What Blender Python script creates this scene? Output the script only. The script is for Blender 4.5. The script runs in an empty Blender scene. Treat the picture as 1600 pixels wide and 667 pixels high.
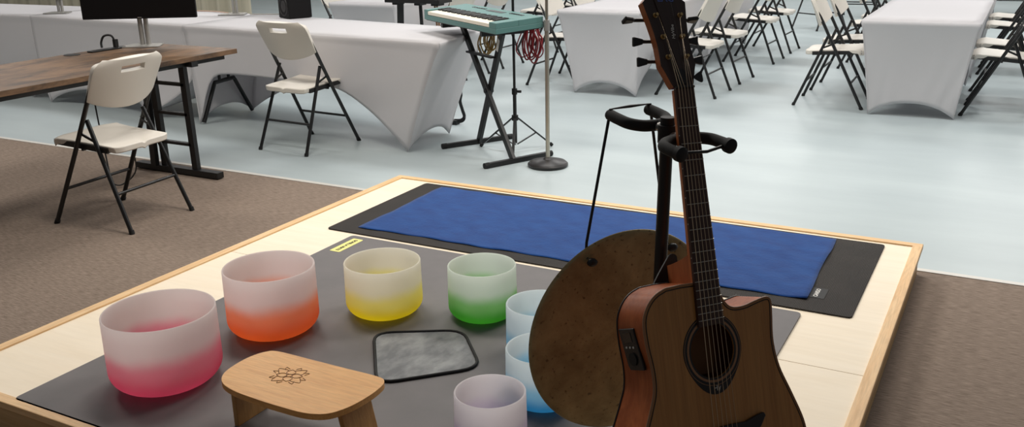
import bpy, bmesh, math, random
from mathutils import Vector, Matrix
random.seed(7)
C = bpy.context.scene.collection
PI = math.pi

# ------------------------------------------------------------------ helpers
def lin(c):
    return tuple(((v/255)/12.92 if v/255 <= 0.04045 else ((v/255+0.055)/1.055)**2.4) for v in c)

def mesh_from(bm, name, smooth=None):
    bmesh.ops.recalc_face_normals(bm, faces=bm.faces)
    me = bpy.data.meshes.new(name)
    bm.to_mesh(me); bm.free()
    if smooth is not None:
        for p in me.polygons: p.use_smooth = True
        if smooth < 179:
            try: me.set_sharp_from_angle(angle=math.radians(smooth))
            except Exception: pass
    return me

def obj(name, bm, mat, parent=None, smooth=None, label=None, bevel=0, seg=2):
    me = mesh_from(bm, name, smooth)
    if mat: me.materials.append(mat)
    o = bpy.data.objects.new(name, me); C.objects.link(o)
    if parent: o.parent = parent
    if label: o['label'] = label
    if bevel:
        m = o.modifiers.new('Bevel', 'BEVEL'); m.width = bevel; m.segments = seg; m.limit_method = 'ANGLE'; m.angle_limit = math.radians(40)
        m.harden_normals = False
    return o

def tag(o, label, cat, group=None):
    o['label'] = label; o['category'] = cat
    if group: o['group'] = group
    return o

def thing(name, label, cat, loc=(0, 0, 0), rotz=0, group=None, mat=None):
    o = bpy.data.objects.new(name, None); C.objects.link(o)
    o.empty_display_size = .05
    if mat is not None: o.matrix_world = mat
    else:
        o.location = loc; o.rotation_euler = (0, 0, rotz)
    return tag(o, label, cat, group)

def struct(o): o['kind'] = 'structure'; return o

def dup(root, loc, rotz, label, group=None):
    r = root.copy(); C.objects.link(r); r.location = loc; r.rotation_euler = (0, 0, rotz)
    r['label'] = label
    if group: r['group'] = group
    for ch in list(root.children):
        c = ch.copy(); C.objects.link(c); c.parent = r
        for g in ch.children:
            d = g.copy(); C.objects.link(d); d.parent = c
    return r

def box(bm, c, s, M=None):
    """box centre c, full size s"""
    r = bmesh.ops.create_cube(bm, size=1)
    for v in r['verts']:
        v.co = Vector((v.co.x*s[0]+c[0], v.co.y*s[1]+c[1], v.co.z*s[2]+c[2]))
        if M: v.co = M @ v.co
    return r['verts']

def bar(bm, a, b, w, d, up=(0, 0, 1)):
    """rectangular bar from a to b"""
    a = Vector(a); b = Vector(b); z = (b-a); L = z.length; z.normalize()
    x = Vector(up).cross(z)
    if x.length < 1e-4: x = Vector((1, 0, 0)).cross(z)
    x.normalize(); y = z.cross(x)
    M = Matrix((x, y, z)).transposed().to_4x4(); M.translation = (a+b)/2
    box(bm, (0, 0, 0), (w, d, L), M)

def tube(bm, pts, r, n=10, closed=False, cap=True, sy=1.0):
    pts = [Vector(p) for p in pts]; N = len(pts)
    rs = r if isinstance(r, (list, tuple)) else [r]*N
    rings = []; prev = None
    for i, p in enumerate(pts):
        if closed: t = pts[(i+1) % N]-pts[i-1]
        else: t = pts[min(i+1, N-1)]-pts[max(i-1, 0)]
        if t.length < 1e-9: t = Vector((0, 0, 1))
        t.normalize()
        if prev is None:
            x = Vector((0, 0, 1)).cross(t)
            if x.length < 1e-3: x = Vector((1, 0, 0)).cross(t)
        else:
            x = prev-t*prev.dot(t)
        x.normalize(); prev = x; y = t.cross(x)
        rings.append([bm.verts.new(p+(x*math.cos(2*PI*k/n)+y*math.sin(2*PI*k/n)*sy)*rs[i]) for k in range(n)])
    for i in range(N if closed else N-1):
        A = rings[i]; B = rings[(i+1) % N]
        for k in range(n):
            try: bm.faces.new((A[k], A[(k+1) % n], B[(k+1) % n], B[k]))
            except ValueError: pass
    if cap and not closed:
        bm.faces.new(rings[0][::-1]); bm.faces.new(rings[-1])

def lathe(bm, prof, n=48, c=(0, 0, 0)):
    rings = []
    for (r, z) in prof:
        if r < 1e-6: rings.append([bm.verts.new((c[0], c[1], c[2]+z))])
        else: rings.append([bm.verts.new((c[0]+r*math.cos(2*PI*k/n), c[1]+r*math.sin(2*PI*k/n), c[2]+z)) for k in range(n)])
    for A, B in zip(rings, rings[1:]):
        for k in range(n):
            k2 = (k+1) % n
            if len(A) == 1 and len(B) == 1: continue
            if len(A) == 1: bm.faces.new((A[0], B[k], B[k2]))
            elif len(B) == 1: bm.faces.new((A[k], A[k2], B[0]))
            else: bm.faces.new((A[k], A[k2], B[k2], B[k]))

def prism(bm, poly, z0, z1, holes=(), xf=None):
    """extrude a 2-D polygon (with holes) from z0 to z1"""
    loops = [poly]+list(holes); edges = []; vl = []
    for lp in loops:
        vs = [bm.verts.new((p[0], p[1], z0)) for p in lp]; vl.append(vs)
        for i in range(len(vs)): edges.append(bm.edges.new((vs[i], vs[(i+1) % len(vs)])))
    g = bmesh.ops.triangle_fill(bm, edges=edges, use_beauty=True, use_dissolve=False)
    faces = [f for f in g['geom'] if isinstance(f, bmesh.types.BMFace)]
    allv = [v for vs in vl for v in vs]
    if abs(z1-z0) > 1e-9:
        top = {v: bm.verts.new((v.co.x, v.co.y, z1)) for v in allv}
        for f in faces: bm.faces.new([top[v] for v in reversed(f.verts[:])])
        for vs in vl:
            for i in range(len(vs)):
                a, b = vs[i], vs[(i+1) % len(vs)]
                bm.faces.new((a, b, top[b], top[a]))
        allv = allv+list(top.values())
    if xf:
        for v in allv: v.co = xf(v.co)
    return allv

def grid(bm, nu, nv, fn, wrap=False):
    V = [[bm.verts.new(fn(i/(nu if wrap else nu), j/nv)) for j in range(nv+1)] for i in range(nu if wrap else nu+1)]
    for i in range(nu):
        for j in range(nv):
            A = V[i]; B = V[(i+1) % len(V)] if wrap else V[i+1]
            bm.faces.new((A[j], B[j], B[j+1], A[j+1]))
    return V

def rrect(x0, y0, x1, y1, r, n=5):
    out = []
    for (cx, cy, a0) in ((x1-r, y0+r, -PI/2), (x1-r, y1-r, 0), (x0+r, y1-r, PI/2), (x0+r, y0+r, PI)):
        for k in range(n+1):
            a = a0+PI/2*k/n; out.append((cx+r*math.cos(a), cy+r*math.sin(a)))
    return out

def round_poly(pts, r, n=5):
    out = []; N = len(pts)
    for i in range(N):
        p = Vector(pts[i]); a = (Vector(pts[i-1])-p); b = (Vector(pts[(i+1) % N])-p)
        ra = min(r, a.length*.45); rb = min(r, b.length*.45)
        A = p+a.normalized()*ra; B = p+b.normalized()*rb
        for k in range(n+1):
            t = k/n; q = A*(1-t)**2+p*2*t*(1-t)+B*t*t
            out.append((q.x, q.y))
    return out

def catmull(pts, n=6, closed=False):
    P = [Vector(p) for p in pts]; N = len(P); out = []
    for i in range(N if closed else N-1):
        p0 = P[i-1] if (closed or i > 0) else P[0]*2-P[1]
        p1 = P[i]; p2 = P[(i+1) % N]
        p3 = P[(i+2) % N] if (closed or i+2 < N) else P[-1]*2-P[-2]
        for k in range(n):
            t = k/n
            out.append(0.5*((2*p1)+(p2-p0)*t+(2*p0-5*p1+4*p2-p3)*t*t+(3*p1-p0-3*p2+p3)*t**3))
    if not closed: out.append(P[-1])
    return out

def text(name, body, size, M, mat, parent=None, extrude=.0002, sx=1.0, bold=0.0):
    cu = bpy.data.curves.new(name, 'FONT'); cu.body = body; cu.size = size; cu.align_x = 'CENTER'; cu.align_y = 'CENTER'
    cu.extrude = extrude; cu.offset = bold; cu.resolution_u = 3
    t = bpy.data.objects.new(name+'_text', cu); C.objects.link(t)
    dg = bpy.context.evaluated_depsgraph_get()
    me = bpy.data.meshes.new_from_object(t.evaluated_get(dg))
    bpy.data.objects.remove(t)
    me.transform(M @ Matrix.Diagonal((sx, 1, 1, 1)))
    me.materials.clear(); me.materials.append(mat)
    o = bpy.data.objects.new(name, me); C.objects.link(o)
    if parent: o.parent = parent
    return o

# ------------------------------------------------------------------ materials
def mat(name, col, rough=.5, metal=0, spec=.5, bump=None, var=None, coat=0, sheen=0, trans=0):
    """col sRGB 0-255. var=(colour2, scale(vec), detail, lo, hi) ; bump=(scale(vec), strength, distance)"""
    m = bpy.data.materials.new(name); m.use_nodes = True
    nt = m.node_tree; b = nt.nodes['Principled BSDF']
    c = lin(col)+(1,)
    b.inputs['Base Color'].default_value = c
    b.inputs['Roughness'].default_value = rough; b.inputs['Metallic'].default_value = metal
    b.inputs['Specular IOR Level'].default_value = spec
    if coat: b.inputs['Coat Weight'].default_value = coat; b.inputs['Coat Roughness'].default_value = .15
    if sheen: b.inputs['Sheen Weight'].default_value = sheen
    def noise(scale, detail=4, rough_=.6):
        tc = nt.nodes.new('ShaderNodeTexCoord'); mp = nt.nodes.new('ShaderNodeMapping'); nz = nt.nodes.new('ShaderNodeTexNoise')
        mp.inputs['Scale'].default_value = scale
        nz.inputs['Scale'].default_value = 1; nz.inputs['Detail'].default_value = detail; nz.inputs['Roughness'].default_value = rough_
        nt.links.new(tc.outputs['Object'], mp.inputs['Vector']); nt.links.new(mp.outputs[0], nz.inputs['Vector'])
        return nz
    if var:
        col2, sc, det, lo, hi = var
        nz = noise(sc, det); rp = nt.nodes.new('ShaderNodeValToRGB')
        rp.color_ramp.elements[0].position = lo; rp.color_ramp.elements[0].color = c
        rp.color_ramp.elements[1].position = hi; rp.color_ramp.elements[1].color = lin(col2)+(1,)
        nt.links.new(nz.outputs['Fac'], rp.inputs[0]); nt.links.new(rp.outputs[0], b.inputs['Base Color'])
    if bump:
        nz = noise(bump[0], 3); bp = nt.nodes.new('ShaderNodeBump')
        bp.inputs['Strength'].default_value = bump[1]; bp.inputs['Distance'].default_value = bump[2]
        nt.links.new(nz.outputs['Fac'], bp.inputs['Height']); nt.links.new(bp.outputs[0], b.inputs['Normal'])
    if trans:
        out = nt.nodes['Material Output']; tr = nt.nodes.new('ShaderNodeBsdfTranslucent'); mx = nt.nodes.new('ShaderNodeMixShader')
        tr.inputs['Color'].default_value = c; mx.inputs[0].default_value = trans
        nt.links.new(b.outputs[0], mx.inputs[1]); nt.links.new(tr.outputs[0], mx.inputs[2]); nt.links.new(mx.outputs[0], out.inputs['Surface'])
    return m

def wood(name, c1, c2, sc, rough=.45, fine=.35, coat=0, c3=None, bump=.02, lo=.32, hi=.68):
    """streaky grain: sc stretches the noise"""
    m = mat(name, c1, rough, coat=coat); nt = m.node_tree; b = nt.nodes['Principled BSDF']; N = nt.nodes.new; L = nt.links.new
    tc = N('ShaderNodeTexCoord'); mp = N('ShaderNodeMapping'); mp.inputs['Scale'].default_value = sc
    n1 = N('ShaderNodeTexNoise'); n1.inputs['Scale'].default_value = 1; n1.inputs['Detail'].default_value = 6; n1.inputs['Roughness'].default_value = .65; n1.inputs['Distortion'].default_value = .4
    L(tc.outputs['Object'], mp.inputs[0]); L(mp.outputs[0], n1.inputs['Vector'])
    rp = N('ShaderNodeValToRGB'); e = rp.color_ramp.elements
    e[0].position = lo; e[0].color = lin(c1)+(1,); e[1].position = hi; e[1].color = lin(c2)+(1,)
    if c3:
        k = rp.color_ramp.elements.new(.85); k.color = lin(c3)+(1,)
    L(n1.outputs['Fac'], rp.inputs[0])
    mp2 = N('ShaderNodeMapping'); mp2.inputs['Scale'].default_value = tuple(v*4.3 for v in sc)
    n2 = N('ShaderNodeTexNoise'); n2.inputs['Scale'].default_value = 1; n2.inputs['Detail'].default_value = 3
    L(tc.outputs['Object'], mp2.inputs[0]); L(mp2.outputs[0], n2.inputs['Vector'])
    mx = N('ShaderNodeMixRGB'); mx.blend_type = 'MULTIPLY'; mx.inputs[0].default_value = fine
    rp2 = N('ShaderNodeValToRGB'); rp2.color_ramp.elements[0].position = .35; rp2.color_ramp.elements[0].color = (.6, .6, .6, 1); rp2.color_ramp.elements[1].position = .6
    L(n2.outputs['Fac'], rp2.inputs[0]); L(rp.outputs[0], mx.inputs[1]); L(rp2.outputs[0], mx.inputs[2]); L(mx.outputs[0], b.inputs['Base Color'])
    bp = N('ShaderNodeBump'); bp.inputs['Strength'].default_value = bump*5; bp.inputs['Distance'].default_value = .001
    L(n2.outputs['Fac'], bp.inputs['Height']); L(bp.outputs[0], b.inputs['Normal'])
    return m

M_black = mat('black_powder_coat', (18, 18, 19), .45, bump=((400, 400, 400), .05, .0005))
M_tube = mat('black_steel_tube', (20, 20, 21), .35)
M_plastic = mat('white_blow_moulded_plastic', (214, 208, 198), .45, bump=((300, 300, 300), .08, .0006))
M_cloth = mat('white_spandex', (226, 224, 226), .75, spec=.2, sheen=.15, bump=((40, 40, 40), .05, .002), trans=.3)
M_rubber = mat('black_rubber', (14, 14, 15), .7)
M_foam = mat('black_foam', (16, 16, 17), .8, bump=((500, 500, 500), .2, .001))
M_silver = mat('brushed_silver', (176, 174, 170), .38, metal=.7)
M_chrome = mat('worn_chrome', (190, 184, 172), .28, metal=.9, var=((150, 135, 110), (3, 3, 2), 3, .4, .8))
M_screen = mat('dark_screen', (16, 14, 15), .55, spec=.2)
M_cord = mat('black_cord', (15, 15, 16), .5)

# vinyl floor: pale blue, soft streaks
M_vinyl = mat('pale_blue_vinyl', (167, 178, 181), .4, spec=.4, var=((178, 189, 191), (.55, 2.2, 1), 5, .35, .65), bump=((3, 3, 3), .03, .01))
M_carpet = mat('brown_carpet', (104, 91, 81), .95, spec=.1, var=((160, 144, 131), (22, 230, 40), 8, .3, .74), bump=((90, 360, 80), .3, .003))
M_wallpaint = mat('white_wall_paint', (205, 205, 200), .8)
M_curtain = mat('beige_curtain', (196, 188, 168), .85, trans=.2, var=((178, 170, 150), (14, 14, .3), 2, .4, .6))
M_strip = mat('pale_floor_seam_strip', (206, 203, 196), .5, metal=.1)
# stage
M_ply = wood('birch_plywood', (238, 223, 198), (243, 230, 208), (1.6, 14, 6), .55, c3=(232, 214, 186), bump=.003, fine=.07)
M_pine = wood('pine_trim', (222, 178, 124), (238, 203, 154), (3, 40, 40), .5, c3=(206, 158, 104))
M_pine_y = wood('pine_trim_long', (222, 178, 124), (238, 203, 154), (40, 3, 40), .5, c3=(206, 158, 104))
M_side = wood('plywood_side', (196, 158, 108), (214, 180, 132), (2.2, 2.2, 26), .6, c3=(160, 118, 74))
M_greymat = mat('dark_grey_mat', (104, 101, 101), .6, spec=.35, bump=((700, 700, 700), .12, .0006), var=((112, 108, 108), (5, 5, 5), 4, .35, .7))
M_towel = mat('blue_microfibre', (12, 54, 116), .9, spec=.1, sheen=.2, var=((22, 72, 136), (9, 16, 9), 7, .3, .75), bump=((70, 70, 70), .35, .004))
M_suede = mat('grey_suede', (112, 114, 116), .95, spec=.1, sheen=.3, var=((150, 152, 152), (14, 9, 9), 6, .4, .66))
M_border = mat('black_border', (16, 16, 17), .8)
M_bamboo = wood('bamboo', (212, 152, 84), (228, 174, 106), (5, 70, 40), .42, c3=(196, 136, 74))
M_bamboo_leg = wood('bamboo_leg', (170, 122, 66), (192, 146, 88), (40, 55, 5), .5, c3=(150, 104, 56))
M_engrave = mat('burnt_engraving', (110, 66, 28), .7)
M_yellow = mat('yellow_label', (232, 226, 140), .6)
M_ink = mat('dark_ink', (52, 52, 34), .7)
M_white = mat('white_print', (225, 222, 216), .6)
M_tagblk = mat('black_tag', (22, 22, 22), .7)

def ribbed(name, col, axis_scale):
    m = mat(name, col, .8, spec=.25, var=((62, 58, 55), (4, 4, 4), 4, .4, .7)); nt = m.node_tree; b = nt.nodes['Principled BSDF']
    tc = nt.nodes.new('ShaderNodeTexCoord'); w = nt.nodes.new('ShaderNodeTexWave'); w.wave_type = 'BANDS'; w.bands_direction = 'X'
    w.inputs['Scale'].default_value = axis_scale
    bp = nt.nodes.new('ShaderNodeBump'); bp.inputs['Strength'].default_value = .7; bp.inputs['Distance'].default_value = .003
    nt.links.new(tc.outputs['Object'], w.inputs['Vector']); nt.links.new(w.outputs['Fac'], bp.inputs['Height']); nt.links.new(bp.outputs[0], b.inputs['Normal'])
    return m
M_darkmat = ribbed('ribbed_dark_mat', (54, 51, 49), 55)

# desk
M_rustic = wood('rustic_brown_board', (60, 44, 31), (122, 93, 67), (8, 3.0, 8), .5, c3=(148, 115, 84), lo=.38, hi=.6)
# keyboard
M_teal = mat('teal_plastic', (84, 124, 121), .5)
M_ivory = mat('ivory_keys', (232, 224, 208), .35)
M_bkey = mat('black_keys', (20, 20, 21), .35)
# cables
M_red = mat('red_cable', (120, 18, 26), .5)
M_gold = mat('tan_cable', (158, 128, 70), .5)
M_bronzepole = mat('bronze_pole', (136, 104, 74), .4, metal=.5)
# guitar
M_cedar = wood('cedar_top', (172, 116, 60), (190, 134, 74), (55, 2, 8), .38, c3=(156, 100, 54))
M_mahog = wood('mahogany', (150, 76, 40), (192, 108, 62), (30, 3, 30), .36, c3=(118, 58, 32))
M_mahog.node_tree.nodes['Principled BSDF'].inputs['Specular IOR Level'].default_value = .2
M_neckwood = wood('neck_mahogany', (176, 98, 54), (200, 122, 72), (40, 4, 40), .42)
M_rosew = wood('dark_fingerboard', (52, 30, 22), (78, 46, 34), (60, 4, 20), .45)
M_headface = wood('dark_headstock', (50, 34, 30), (62, 42, 36), (60, 4, 20), .45)
M_ebony = mat('dark_ebony', (22, 20, 21), .4)
M_bind = mat('dark_binding', (30, 20, 15), .4)
M_bindlt = mat('brown_binding', (150, 108, 76), .45)
M_string = mat('bronze_string', (205, 180, 150), .35, metal=.85)
M_fret = mat('nickel_fret', (200, 196, 188), .35, metal=.85)
M_postm = mat('brass_post', (200, 170, 120), .3, metal=.9)
M_logo = mat('blue_logo', (84, 104, 170), .5)
M_logogrey = mat('pale_logo', (190, 186, 180), .5)
M_insidewood = mat('inner_wood', (120, 80, 48), .8)
M_glass_dark = mat('small_screen', (60, 48, 40), .2)

def gong_mat():
    m = mat('hammered_bronze', (120, 100, 66), .5, metal=.45); nt = m.node_tree; b = nt.nodes['Principled BSDF']; N = nt.nodes.new; L = nt.links.new
    tc = N('ShaderNodeTexCoord'); n1 = N('ShaderNodeTexNoise'); n1.inputs['Scale'].default_value = 10; n1.inputs['Distortion'].default_value = .25; n1.inputs['Detail'].default_value = 8; n1.inputs['Roughness'].default_value = .65
    L(tc.outputs['Object'], n1.inputs['Vector'])
    rp = N('ShaderNodeValToRGB'); e = rp.color_ramp.elements
    e[0].position = .3; e[0].color = lin((134, 117, 80))+(1,); e[1].position = .76; e[1].color = lin((198, 180, 134))+(1,)
    L(n1.outputs['Fac'], rp.inputs[0])
    # radial dark pits
    sp = N('ShaderNodeSeparateXYZ'); L(tc.outputs['Object'], sp.inputs[0])
    at = N('ShaderNodeMath'); at.operation = 'ARCTAN2'; L(sp.outputs['Y'], at.inputs[0]); L(sp.outputs['X'], at.inputs[1])
    ln = N('ShaderNodeVectorMath'); ln.operation = 'LENGTH'; L(tc.outputs['Object'], ln.inputs[0])
    cb = N('ShaderNodeCombineXYZ'); ma = N('ShaderNodeMath'); ma.operation = 'MULTIPLY'; ma.inputs[1].default_value = 11
    mr = N('ShaderNodeMath'); mr.operation = 'MULTIPLY'; mr.inputs[1].default_value = 75
    L(at.outputs[0], ma.inputs[0]); L(ln.outputs['Value'], mr.inputs[0]); L(ma.outputs[0], cb.inputs[0]); L(mr.outputs[0], cb.inputs[1])
    n2 = N('ShaderNodeTexNoise'); n2.inputs['Scale'].default_value = 1.4; n2.inputs['Detail'].default_value = 3; L(cb.outputs[0], n2.inputs['Vector'])
    rp2 = N('ShaderNodeValToRGB'); e = rp2.color_ramp.elements; e[0].position = .30; e[0].color = (.3, .28, .25, 1); e[1].position = .38; e[1].color = (1, 1, 1, 1)
    L(n2.outputs['Fac'], rp2.inputs[0])
    mx = N('ShaderNodeMixRGB'); mx.blend_type = 'MULTIPLY'; mx.inputs[0].default_value = .8; L(rp.outputs[0], mx.inputs[1]); L(rp2.outputs[0], mx.inputs[2])
    L(mx.outputs[0], b.inputs['Base Color'])
    bp = N('ShaderNodeBump'); bp.inputs['Strength'].default_value = .45; bp.inputs['Distance'].default_value = .006
    L(n1.outputs['Fac'], bp.inputs['Height']); L(bp.outputs[0], b.inputs['Normal'])
    return m
M_gong = gong_mat()

def bowl_mat(name, low, h, mid=None, top=(238, 226, 222), f0=.16, f1=.66):
    m = bpy.data.materials.new(name); m.use_nodes = True; nt = m.node_tree; N = nt.nodes.new; L = nt.links.new
    b = nt.nodes['Principled BSDF']; out = nt.nodes['Material Output']
    tc = N('ShaderNodeTexCoord'); sp = N('ShaderNodeSeparateXYZ'); L(tc.outputs['Object'], sp.inputs[0])
    nz = N('ShaderNodeTexNoise'); nz.inputs['Scale'].default_value = 9; nz.inputs['Detail'].default_value = 2; L(tc.outputs['Object'], nz.inputs['Vector'])
    a = N('ShaderNodeMath'); a.operation = 'MULTIPLY_ADD'; a.inputs[1].default_value = .04; L(nz.outputs['Fac'], a.inputs[0]); L(sp.outputs['Z'], a.inputs[2])
    mr = N('ShaderNodeMapRange'); mr.inputs['From Min'].default_value = .02; mr.inputs['From Max'].default_value = h+.02; L(a.outputs[0], mr.inputs['Value'])
    rp = N('ShaderNodeValToRGB'); e = rp.color_ramp.elements; rp.color_ramp.interpolation = 'EASE'
    e[0].position = f0; e[0].color = lin(low)+(1,); e[1].position = f1; e[1].color = lin(top)+(1,)
    if mid:
        k = rp.color_ramp.elements.new((f0+f1)/2); k.color = lin(mid)+(1,)
    L(mr.outputs[0], rp.inputs[0])
    L(rp.outputs[0], b.inputs['Base Color']); b.inputs['Roughness'].default_value = .38; b.inputs['Specular IOR Level'].default_value = .35
    tr = N('ShaderNodeBsdfTranslucent'); gm_ = N('ShaderNodeGamma'); gm_.inputs[1].default_value = .5; L(rp.outputs[0], gm_.inputs[0]); L(gm_.outputs[0], tr.inputs['Color'])
    mx = N('ShaderNodeMixShader'); mx.inputs[0].default_value = .66
    L(b.outputs[0], mx.inputs[1]); L(tr.outputs[0], mx.inputs[2]); L(mx.outputs[0], out.inputs['Surface'])
    return m

# ------------------------------------------------------------------ the setting
SEAM = 4.238
bm = bmesh.new(); box(bm, (-2, (SEAM+20)/2, -.02), (24, 20-SEAM, .04)); struct(obj('floor', bm, M_vinyl))
bm = bmesh.new(); box(bm, (-2, (SEAM-5)/2, -.02), (24, SEAM+5, .04)); struct(obj('carpet', bm, M_carpet))
bm = bmesh.new(); box(bm, (-2, SEAM, .0015), (24, .034, .003)); struct(obj('trim_1', bm, M_strip))
bm = bmesh.new(); box(bm, (-2, 20.1, 1.7), (24, .2, 3.4)); struct(obj('wall_back', bm, M_wallpaint))
bm = bmesh.new(); box(bm, (-14.1, 7.5, 1.7), (.2, 25, 3.4)); struct(obj('wall_left', bm, M_wallpaint))
def curtain_fn(u, v):
    x = -13.9+u*5.3
    return (x, 9.0+.035*math.sin(x*27)+.02*math.sin(x*11+1), .02+v*2.7)
bm = bmesh.new(); grid(bm, 260, 4, curtain_fn)
tag(obj('curtain', bm, M_curtain, smooth=180), 'long beige pleated curtain hanging behind the cloth-covered tables', 'curtain')

# ------------------------------------------------------------------ stage
DZ = .131
SX0, SX1, SY0, SY1 = -3.006, -.265, 1.500, 4.192
st = thing('stage_platform', 'low pale plywood stage with pine edging carrying the mats and bowls', 'stage', ((SX0+SX1)/2, (SY0+SY1)/2, 0))
cx, cy = (SX0+SX1)/2, (SY0+SY1)/2; hx, hy = (SX1-SX0)/2, (SY1-SY0)/2
for (a, b_) in ((-hy+.038, 2.836-cy-.001), (2.836-cy+.001, hy-.038)):
    bm = bmesh.new(); box(bm, (0, (a+b_)/2, DZ-.009), (2*hx-.076, b_-a, .018)); obj('deck_panel', bm, M_ply, st, bevel=.0012)
TW, TH = .040, .024
for s in (-1, 1):
    bm = bmesh.new(); box(bm, (0, s*(hy-TW/2), DZ+.007-TH/2), (2*hx, TW, TH)); obj('edge_trim', bm, M_pine, st, bevel=.003)
    bm = bmesh.new(); box(bm, (s*(hx-TW/2), 0, DZ+.0073-TH/2), (TW, 2*hy-2*TW, TH)); obj('edge_trim', bm, M_pine_y, st, bevel=.003)
    bm = bmesh.new(); box(bm, (0, s*(hy-.022), .057), (2*hx-.026, .018, .114)); obj('side_panel', bm, M_side, st)
    bm = bmesh.new(); box(bm, (s*(hx-.022), 0, .057), (.018, 2*hy-.064, .114)); obj('side_panel', bm, M_side, st)

def flat(name, poly, z0, z1, m, parent=None, **k):
    bm = bmesh.new(); prism(bm, poly, z0, z1); return obj(name, bm, m, parent, **k)

# dark ribbed mat
def curl_mat(u, v):
    pass
mt = thing('exercise_mat', 'dark ribbed exercise mat lying under the blue towel', 'mat', (-1.595, 3.69, DZ))
flat('mat_sheet', rrect(-1.184, -.426, 1.184, .426, .018), 0.0002, .006, M_darkmat, mt)
bm = bmesh.new(); box(bm, (1.034, -.248, .0066), (.058, .104, .0012)); sewn = obj('sewn_tag', bm, M_tagblk, mt, label='black sewn brand tag with white lettering')
text('tag_lettering', 'CANDO', .022, Matrix.Translation((1.030, -.248, .0075)) @ Matrix.Rotation(PI/2, 4, 'Z'), M_white, sewn, bold=.0006)
# grey mat
gm = thing('exercise_mat', 'wide smooth grey exercise mat under the singing bowls', 'mat', (-1.59, 2.378, DZ))
flat('mat_sheet', rrect(-1.012, -.848, 1.012, .852, .02), 0.0002, .007, M_greymat, gm)
bm = bmesh.new(); prism(bm, rrect(-.977, .641, -.922, .816, .006), .007, .008); yl = obj('mat_label', bm, M_yellow, gm, label='small yellow label with dark lettering')
text('label_lettering', 'GORILLA MATS', .0225, Matrix.Translation((-.949, .729, .0083)) @ Matrix.Rotation(-PI/2, 4, 'Z'), M_ink, yl, sx=.95, bold=.0008)
# text on that label reads upside down from the near side of the stage

# towel
TQ = [(-2.645, 3.335), (-.588, 3.352), (-.610, 4.098), (-2.655, 4.075)]
def towel_fn(u, v):
    a = Vector(TQ[0]).lerp(Vector(TQ[1]), u); b = Vector(TQ[3]).lerp(Vector(TQ[2]), u); p = a.lerp(b, v)
    w = .004*math.sin(u*23+1)+.003*math.sin(u*61)
    e = .0035*math.sin(v*9+.5)
    x = p.x+e*((u-.5)*2)**3; y = p.y+w*((v-.5)*2)**3
    z = .0095+.0012*math.sin(u*31+v*4)*math.sin(v*13+u*9)+.0008*math.sin(u*70+v*30)
    if u > .96: z += .004*(u-.96)/.04*(1+math.sin(v*12))
    return (x+1.62, y-3.71, z)
bm = bmesh.new(); grid(bm, 90, 40, towel_fn)
tw = obj('towel', bm, M_towel, smooth=180); tw.location = (-1.62, 3.71, DZ)
md = tw.modifiers.new('Solid', 'SOLIDIFY'); md.thickness = .0025; md.offset = -1
tag(tw, 'bright blue microfibre towel spread over the dark ribbed mat', 'towel')

# suede square
SQ = round_poly([(-1.640, 2.098), (-1.402, 2.338), (-1.600, 2.556), (-1.872, 2.400)], .07)
sq = thing('suede_mat', 'small grey suede square with black binding beside the bowls', 'mat', (-1.62, 2.34, DZ+.007))
loc = [(x+1.62, y-2.34) for x, y in SQ]
flat('suede_panel', loc, .0002, .004, M_suede, sq)
bm = bmesh.new(); tube(bm, [(x, y, .0045) for x, y in loc], .0055, 8, closed=True); obj('binding', bm, M_border, sq, smooth=180)

# ------------------------------------------------------------------ bowls
def bowl(name, x, y, r, h, low, label, mid=None, top=(238, 226, 222), f0=.16, f1=.66):
    rc = .42*r; t = .0065
    prof = [(0.0005, 0)]
    prof.append(((r-rc)*.6, 0.0)); prof.append((r-rc, .0012))
    for k in range(1, 10):
        a = PI/2*k/9; prof.append((r-rc+rc*math.sin(a), rc*.85*(1-math.cos(a))+.0012*(1-k/9)))
    for k in (1, 2, 3, 4): prof.append((r-.0015*k/4, rc*.85+(h-rc*.85)*k/4-(.003 if k == 4 else 0)))
    prof += [(r-.003, h), (r-t+.001, h), (r-t-.001, h-.003)]
    for k in (3, 2, 1): prof.append((r-t-.0015*k/4, rc*.85+(h-rc*.85)*k/4))
    for k in range(9, -1, -1):
        a = PI/2*k/9; prof.append((r-rc+(rc-t)*math.sin(a), t+(rc*.85-t)*(1-math.cos(a))))
    prof.append((.0005, t))
    bm = bmesh.new(); lathe(bm, prof, 96)
    bmesh.ops.remove_doubles(bm, verts=bm.verts, dist=.0004)
    o = obj(name, bm, bowl_mat(name+'_frost', low, h, mid, top, f0, f1), smooth=180)
    o.location = (x, y, DZ+.0075)
    return tag(o, label, 'bowl', 'frosted crystal singing bowls on the grey mat')
bowl('singing_bowl', -2.264, 1.836, .173, .241, (244, 98, 134), 'large frosted singing bowl shading from white to rose pink', (242, 150, 168), (238, 226, 223))
bowl('singing_bowl', -2.219, 2.282, .160, .240, (255, 124, 60), 'large frosted singing bowl shading from white to bright orange', (252, 160, 118), (238, 226, 223))
bowl('singing_bowl', -1.955, 2.585, .141, .199, (248, 228, 40), 'frosted singing bowl shading from white to lemon yellow', (246, 236, 140), (240, 235, 220))
bowl('singing_bowl', -1.609, 2.712, .125, .196, (84, 190, 60), 'frosted singing bowl shading from white to grass green', (150, 212, 130), (230, 237, 227))
bowl('singing_bowl', -1.283, 2.530, .114, .178, (72, 176, 232), 'paler blue frosted singing bowl between the green bowl and the other blue bowl', (170, 218, 240), (230, 240, 242), .1, .6)
bowl('singing_bowl', -1.131, 2.246, .113, .173, (64, 172, 230), 'blue-bottomed frosted singing bowl nearer the grey suede square, partly behind the gong', (164, 218, 242), (230, 240, 242), .15, .7)
bowl('singing_bowl', -1.163, 1.983, .101, .150, (192, 168, 214), 'small pale lavender frosted singing bowl at the near edge of the mat', (222, 210, 226), (236, 230, 233), .1, .6)

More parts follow.
